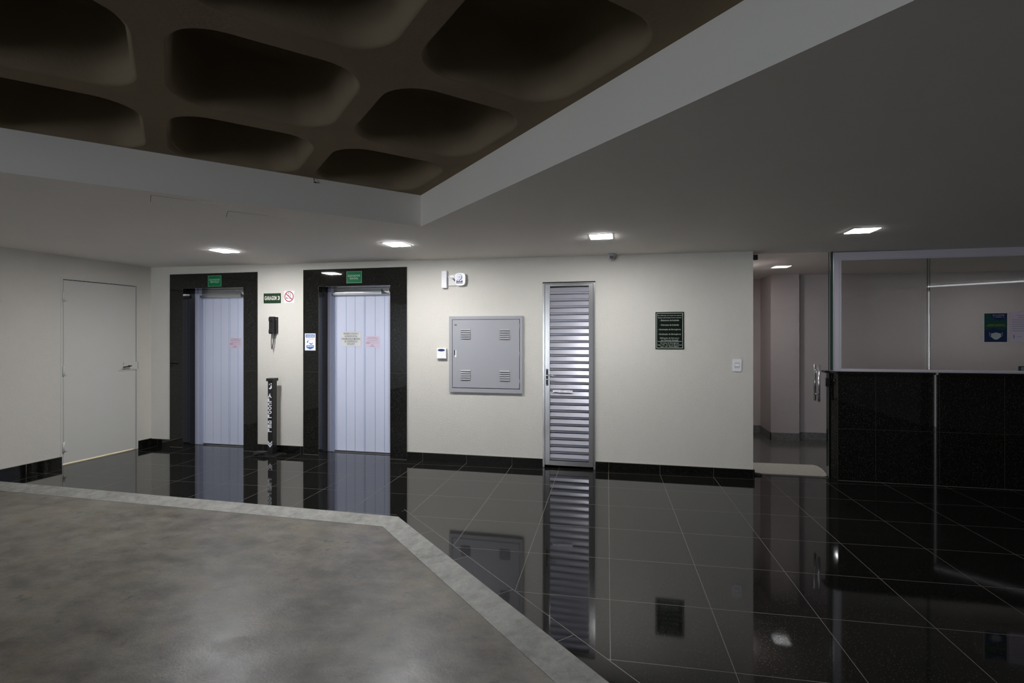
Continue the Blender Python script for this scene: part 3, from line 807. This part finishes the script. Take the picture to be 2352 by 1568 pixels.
# ------------------------------------------------------------------ sanitiser totem
r = thing('sanitiser_stand', 'black pedal hand sanitiser stand lettered ÁLCOOL GEL, on the floor between the elevators', 'hand sanitiser stand', (-4.473, 5.896, 0))
mb = MB(); mb.rbox((-0.035, -0.043, 0.012), (0.035, 0.043, 0.955), 0.002, 1); colm = mb.build('column', M['blackm'], r)
mb = MB(); mb.rbox((-0.052, -0.056, 0.953), (0.047, 0.056, 0.990), 0.003, 1); mb.build('cap', M['blackm'], r)
mb = MB(); mb.rbox((-0.11, -0.155, 0.0), (0.13, 0.10, 0.012), 0.003, 1); mb.rbox((-0.24, 0.02, 0.0), (0.19, 0.065, 0.014), 0.003, 1); mb.build('base_plate', M['blackm'], r)
mb = MB(); mb.prism([(-0.20, 0.030), (-0.19, 0.022), (-0.03, 0.045), (-0.03, 0.058), (-0.19, 0.050)], -0.11, -0.035, axis=1); mb.build('pedal', M['rubber'], r)
mb = MB(); mb.tube([(-0.10, -0.06, 0.012), (-0.10, -0.06, 0.04)], 0.008); mb.build('pedal_rod', M['blackm'], r)
def to_face(mb):   # lettering sits on the front of the column
    return mb.xf(Matrix.Translation((-0.002, -0.0432, 0)) @ Matrix.Scale(0.82, 4, (1, 0, 0)))
mb = MB()
zt = 0.795
for ch in 'ÁLCOOL':
    hh = 0.044 if ch != 'Á' else 0.056
    text_mb(mb, ch, -0.038, 0.030, zt - hh, zt, -0.0008, bold=0.05); zt -= hh + 0.0075
to_face(mb).build('lettering', M['white'], colm)
mb = MB(); zt = 0.450
for ch in 'GEL':
    text_mb(mb, ch, -0.038, 0.030, zt - 0.044, zt, -0.0008, bold=0.05); zt -= 0.0525
to_face(mb).build('lettering', M['white'], colm)
mb = MB()
for z in (0.190, 0.158):
    mb.prism([(-0.038, z), (0.0, z - 0.034), (0.038, z), (0.038, z - 0.020), (0.0, z - 0.056), (-0.038, z - 0.020)][::-1], -0.0008, -0.0002, axis=1)
to_face(mb).build('chevrons', M['white'], colm)
mb = MB()
mb.prism([(-0.022, 0.860), (0.004, 0.848), (0.030, 0.862), (0.034, 0.890), (0.022, 0.905), (0.010, 0.892), (0.010, 0.876), (-0.010, 0.866)], -0.0008, -0.0002, axis=1)
mb.prism([(-0.016, 0.905), (-0.004, 0.905), (-0.006, 0.925), (-0.018, 0.92)], -0.0008, -0.0002, axis=1); mb.prism([(0.012, 0.915), (0.032, 0.912), (0.028, 0.928), (0.014, 0.928)], -0.0008, -0.0002, axis=1)
to_face(mb).build('hand_emblem', M['white'], colm)

# ------------------------------------------------------------------ ceiling lamps
def led(key, label, x, y, sx=0.20, sy=0.215, kind=None):
    r = thing('ceiling_light', label, 'ceiling light', (x, y, zc(x)), 0, 'square LED ceiling panels', kind)
    mb = MB(); a, b = sx / 2, sy / 2
    for lo, hi in (((-a - .006, -b - .006), (a + .006, -b)), ((-a - .006, b), (a + .006, b + .006)), ((-a - .006, -b), (-a, b)), ((a, -b), (a + .006, b))):
        mb.box((*lo, -0.004), (*hi, 0.001))
    mb.build('trim', M['led_plate'], r)
    mb = MB(); mb.rbox((-a, -b, -0.0065), (a, b, 0.001), 0.002, 1); mb.build('diffuser', emit('led_' + key, LED_COLOR, LED[key]), r)
led('a', 'square LED ceiling panel above the service elevator, farthest left of the row', -4.352, 4.94)
led('b', 'square LED ceiling panel in front of the social elevator', -2.278, 4.90)
led('c', 'square LED ceiling panel above the louvred door, near the dome camera', -0.232, 4.865)
led('d', 'square LED ceiling panel in front of the glazed reception', 1.968, 5.0)
led('f', 'added square LED panel to light the reception, beyond the right edge of the view', 4.78, 7.2)  # unseen extra lamp that brightens the reception wall
led('g', 'added square LED panel to light the corridor, hidden behind the end of the wall', 1.47, 7.2, 0.18, 0.18)  # unseen extra lamp that brightens the corridor wall and mat

# dome camera
r = thing('security_camera', 'small grey dome security camera on the ceiling beside the louvred door', 'security camera', (-0.167, 5.93, zc(-0.167)))
mb = MB(); mb.lathe([(0.046, 0.001), (0.052, -0.004), (0.050, -0.014), (0.040, -0.030)], (0, 0, 0)); mb.build('mount', M['dome'], r)
mb = MB()
prof = []
for i in range(10):
    a = math.pi * i / 9 - math.pi / 2
    prof.append((max(0.001, 0.034 * math.cos(a)), 0.034 * math.sin(a) - 0.036))
mb.lathe(prof, (0, 0, 0)); b = mb.build('ball', M['dome'], r)
mb = MB(); mb.lathe([(0.024, -0.020), (0.027, -0.034), (0.023, -0.036)], (0, 0, -0.038), 'y'); mb.build('lens_ring', M['dome'], b)
mb = MB(); mb.lathe([(0.021, -0.030), (0.021, -0.0365), (0.016, -0.0375)], (0, 0, -0.038), 'y'); mb.build('lens', M['black'], b)

# access hatches and a clip
def hatch(label, a, b, depth):
    a = Vector(a); b = Vector(b); d = (b - a).normalized(); n = Vector((-d.y, d.x))
    r = thing('access_hatch', label, 'ceiling hatch', (a.x, a.y, zc(a.x)), math.atan2(d.y, d.x), 'plaster access hatches in the ceiling')
    w = (b - a).length
    mb = MB(); mb.add([(0, 0, -0.004), (w, 0, -0.004), (w, depth, -0.0005), (0, depth, -0.0005), (0, 0, 0.004), (w, 0, 0.004), (w, depth, 0.004), (0, depth, 0.004)],
                      [(0, 1, 2, 3), (4, 7, 6, 5), (0, 4, 5, 1), (1, 5, 6, 2), (2, 6, 7, 3), (3, 7, 4, 0)]); mb.build('panel', M['ceil'], r)
    mb = MB(); mb.box((0, -0.0035, -0.0012), (w, 0.0, 0.004)); mb.box((-0.003, 0, -0.0010), (0.0, depth * .55, 0.004)); mb.box((w, 0, -0.0010), (w + .003, depth * .5, 0.004)); mb.build('gap', M['grout_dark'], r)
hatch('plaster access hatch in the ceiling, nearer the waffle recess', (-3.084, 2.855), (-2.796, 3.171), 0.36)
hatch('plaster access hatch in the ceiling, nearer the left ceiling light', (-2.917, 3.346), (-2.609, 3.643), 0.40)
p = Vector(rp(0.87, 0)); q = Vector((-E1[1], E1[0]))
mb = MB(); mb.tube([(0, 0, -0.03), (0.012, -0.012, -0.03), (0.014, -0.016, -0.012), (0.008, -0.012, 0.0), (0, 0, -0.004)], 0.002, 6); mb.rbox((0.012, -0.012, -0.034), (0.022, 0.002, -0.026), 0.001, 1)
tag(mb.build('wire_hook', M['rubber'], None, (p.x, p.y, ZU - 0.004)), 'tiny wire hook at the top edge of the ceiling recess', 'hook')

# ------------------------------------------------------------------ reception: granite half wall and glazing
YF = 6.147
mb = MB()
poly = [(2.19, YF), (6.8, YF), (6.8, 6.30), (2.13, 6.30), (2.124, 6.219)]
mb.prism(poly, 0, 1.138)
for jx in (2.545, 3.125, 3.69, 4.3): mb.box((jx, YF - 0.0006, 0), (jx + 0.002, YF, 1.138), 1)
mb.box((2.19, YF - 0.0006, 0.55), (6.8, YF, 0.552), 1); mb.box((2.19, YF - 0.0007, 0), (6.8, YF, 0.003), 2); mb.box((2.189, YF - 0.0006, 0), (2.191, YF, 1.138), 1)
struct(mb.build('wall_reception', [M['granite'], M['grout_dark'], M['grout']]))
mb = MB(); mb.prism([(2.17, YF - 0.028), (6.8, YF - 0.028), (6.8, 6.33), (2.09, 6.33), (2.085, 6.205)], 1.1385, 1.160)
tag(mb.build('stone_counter', M['granite']), 'black granite counter top along the reception half wall', 'counter top')

r = thing('window_1', 'reception glazing in a white aluminium frame above the black granite half wall', 'window', (2.2, 6.25, 1.16), kind='structure')
zt = zc(3) - 1.16 - 0.003
mb = MB(); mb.box((-0.027, -0.045, 0.0), (0.018, 0.03, zt)); mb.box((0.020, -0.035, 0.0), (0.048, 0.03, zt)); mb.box((0.030, -0.040, 0.0), (0.036, 0.03, zt)); mb.build('post', M['alu_white'], r)
mb = MB(); mb.box((0.048, -0.045, 0.0), (4.6, 0.03, 0.012)); mb.box((0.048, -0.030, 0.012), (4.6, 0.03, 0.022)); mb.build('bottom_rail', M['alu_white'], r)
mb = MB(); mb.box((0.019, -0.0445, 1.195), (4.6, 0.0295, zt - 0.001)); mb.box((0.049, -0.03, 1.185), (4.6, 0.03, 1.195)); mb.build('top_rail', M['alu_white'], r)
mb = MB(); mb.box((0.05, 0.006, 0.02), (0.892, 0.012, 1.19)); mb.build('pane', M['glass'], r)
mb = MB(); mb.box((0.866, -0.012, 0.02), (4.6, -0.006, 1.19)); mb.build('pane', M['glass'], r)
mb = MB(); mb.box((0.893, 0.005, 0.02), (0.896, 0.013, 1.19)); mb.box((0.862, -0.013, 0.02), (0.865, -0.005, 1.19)); mb.build('pane_edge', M['glass_edge'], r)
mb = MB(); mb.lathe([(0.011, 0.0), (0.013, -0.012), (0.008, -0.018)], (1.735, -0.012, 0.304), 'y', 14); mb.build('finger_knob', M['black'], r)
mb = MB(); mb.prism(rrect(1.715, 1.80, 0.030, 0.098, 0.012, 4), 0.05, 0.075, axis=1, m=0); mb.prism(rrect(1.724, 1.80, 0.030, 0.090, 0.010, 4), 0.046, 0.05, axis=1, m=1)
o = mb.build('counter_screen', [M['glass_edge'], M['palegrey']], None, (2.2, 6.25, 1.13)); tag(o, 'small dark-rimmed screen on the counter behind the glass at the far right', 'screen')

r = thing('mask_poster', 'blue-green poster with a white face mask taped behind the reception glass', 'poster', (3.667, 6.262, 1.469))
r.location.y = 6.236
mb = MB(); mb.box((-0.106, -0.0005, 0), (0.106, 0.0005, 0.302), 0); mb.build('sheet', M['offwhite'], r)
mb = MB(); mb.box((-0.099, -0.0015, 0.005), (0.097, -0.0005, 0.296)); mb.build('background', M['poster'], r)
mb = MB(); mb.prism([(-0.099, 0.296), (-0.099, 0.12), (-0.02, 0.15), (0.06, 0.12), (0.097, 0.16), (0.097, 0.24), (0.03, 0.22), (-0.02, 0.24), (-0.045, 0.27), (-0.045, 0.296)], -0.0020, -0.0015, axis=1); mb.build('teal_field', M['poster_green'], r)
mb = MB(); mb.prism([(-0.045, 0.294), (-0.045, 0.262), (0.03, 0.226), (0.095, 0.256), (0.095, 0.294)], -0.0024, -0.0018, axis=1); mb.build('heading_shape', M['navy'], r)
mb = MB()
for a, b, z in ((-.03, .01, .275), (.016, .075, .275), (-.022, -.012, .256), (-.002, .05, .256), (.06, .072, .256)): mb.box((a, -0.003, z), (b, -0.0024, z + 0.006))
mb.build('heading_print', M['mask'], r)
mb = MB()
for a, b, z in ((-.07, -.01, .178), (-.002, .072, .178), (-.085, -.02, .165), (-.012, .05, .165), (.058, .085, .165)): mb.box((a, -0.0026, z), (b, -0.002, z + 0.008))
mb.build('yellow_print', M['poster_yellow'], r)
mb = MB()
mb.prism([(-0.043, 0.088), (-0.040, 0.056), (-0.018, 0.034), (0.002, 0.028), (0.020, 0.034), (0.042, 0.056), (0.046, 0.088), (0.022, 0.096), (0.002, 0.102), (-0.020, 0.096)], -0.0026, -0.002, axis=1)
mb.tube([(-0.043, -0.0022, 0.088), (-0.056, -0.0022, 0.104), (-0.056, -0.0022, 0.076), (-0.041, -0.0022, 0.054)], 0.0014, 6); mb.tube([(0.046, -0.0022, 0.088), (0.058, -0.0022, 0.104), (0.058, -0.0022, 0.076), (0.043, -0.0022, 0.054)], 0.0014, 6)
mb.build('face_mask', M['mask'], r)
r = thing('paper_notice', 'white typed notice sheet behind the reception glass, right of the mask poster', 'notice', (3.888, 6.236, 1.47))
mb = MB(); mb.box((-0.106, -0.0005, 0), (0.110, 0.0005, 0.311)); mb.build('sheet', M['pink'], r)
mb = MB()
for k, (a, b) in enumerate(((-.04, .06), (-.03, .02), (-.08, .09), (-.08, .085), (-.08, .09), (-.08, .07), (-.08, .088), (-.08, .03))):
    mb.box((a, -0.0012, 0.27 - k * 0.022), (b, -0.0005, 0.274 - k * 0.022))
mb.box((-.07, -0.0012, 0.04), (-.06, -0.0005, 0.075)); mb.box((-.04, -0.0012, 0.055), (.0, -0.0005, 0.058)); mb.build('printing', M['greyink'], r)

# ------------------------------------------------------------------ glass door
YG = 6.20
r = thing('door_5', 'frameless glass door with long chrome pull bars between the wall and the reception', 'glass door', (1.74, YG, 0), kind='structure')
gz = zc(1.7) - 0.006
mb = MB(); mb.box((-0.405, -0.005, 0.012), (0.376, 0.005, gz - 0.004)); mb.build('glass_leaf', M['glass_door'], r)
mb = MB(); mb.box((0.3765, -0.006, 0.0), (0.382, 0.006, gz)); mb.build('glass_leaf_edge', M['glass_edge'], r)
mb = MB(); mb.box((0.400, -0.008, 1.165), (0.418, 0.03, gz + 0.003)); mb.build('side_glass', M['glass_edge'], r)
def bar(y, x):
    mb = MB(); mb.cyl((x, y, 0.832), (x, y, 1.226), 0.0125, n=18)
    for z in (0.905, 1.165): mb.cyl((x, y, z), (x, 0, z), 0.008, n=12)
    mb.build('pull_bar', M['chrome'], r)
bar(-0.05, 0.268); bar(0.05, 0.262)
mb = MB(); mb.rbox((-0.412, -0.016, gz - 0.062), (-0.33, 0.016, gz - 0.006), 0.003, 1); mb.cyl((-0.338, -0.018, gz - 0.036), (-0.338, -0.014, gz - 0.036), 0.008, n=12); mb.build('top_patch', M['black'], r)
mb = MB(); mb.prism([(-0.44, -0.05), (-0.32, -0.05), (-0.29, -0.02), (-0.30, 0.02), (-0.36, 0.05), (-0.44, 0.05)], 0.0, 0.016, axis=2); mb.build('floor_pivot', M['rubber'], r)
mb = MB(); mb.box((-0.405, 0.012, 0.0), (0.40, 0.03, 0.006)); mb.build('sill_strip', M['grout'], r)
mb = MB(); mb.rbox((0.345, -0.03, 0.99), (0.382, -0.004, 1.085), 0.004, 2); mb.tube([(0.350, -0.03, 1.075), (0.338, -0.055, 1.07), (0.336, -0.055, 1.01), (0.348, -0.03, 1.0)], 0.005, 8); mb.cyl((0.366, -0.03, 1.035), (0.366, -0.04, 1.035), 0.009, n=14); mb.build('door_lock', M['blackm'], r)
mb = MB()
poly = [(1.405, 6.245), (2.10, 6.26), (2.145, 6.30), (2.165, 6.42), (2.19, 6.60), (2.185, 6.74), (2.15, 6.79), (1.9, 6.775), (1.5, 6.76), (1.40, 6.75)]
mb.prism([(a - 1.78, b - 6.5) for a, b in poly], 0.001, 0.008)
tag(mb.build('door_mat', M['mat'], None, (1.78, 6.5, 0)), 'worn beige mat on the floor just inside the glass door', 'mat')

# ------------------------------------------------------------------ garage side behind the camera
# angled gate at the right whose edge gaps let daylight through
g0 = Vector((5.105, 2.12)); ga = math.atan2(0.75, 1.0)
r = thing('door_6', 'dark garage gate set at an angle at the right', 'gate', (g0.x, g0.y, 0), ga, kind='structure')
mb = MB(); mb.box((0.05, 0, -0.02), (1.32, 0.06, 2.36)); mb.build('gate_leaf', M['rear'], r)
mb = MB(); mb.box((-0.08, 0.0, -0.02), (0.0, 0.06, 2.41)); mb.box((1.32, 0.0, -0.02), (1.42, 0.06, 2.41)); mb.build('gate_post', M['rear'], r)
r = thing('window_2', 'strip of daylight along the top and side of the garage gate', 'daylight gap', (g0.x, g0.y, 0), ga, kind='structure')
day = emit('daylight', (0.92, 0.93, 1.0), 4.5)
mb = MB(); mb.box((0.0, 0.04, 2.372), (1.3, 0.05, 2.396)); mb.build('top_strip', day, r)
mb = MB(); mb.box((0.008, 0.04, 0.0), (0.022, 0.05, 2.30)); mb.build('side_strip', emit('daylight_side', (0.95, 0.90, 0.93), 3.0), r)
r = thing('fill_panel', 'added panel of overcast fill light behind the viewer', 'fill light', (-5.2, YR + 0.01, 0), 0, kind='structure')  # added glowing panel, fills the ceiling, recess faces and lower walls
mb = MB(); mb.box((-1.4, -0.004, 0.05), (1.4, 0.0, 2.30)); mb.build('daylight', emit('overcast_fill', (0.80, 0.88, 1.0), DAY_FILL), r)
mb = MB(); mb.box((-1.5, -0.005, 0.0), (-1.4, 0.03, 2.4)); mb.box((1.4, -0.005, 0.0), (1.5, 0.03, 2.4)); mb.box((-1.4, -0.005, 2.3), (1.4, 0.03, 2.4)); mb.build('frame', M['rear'], r)
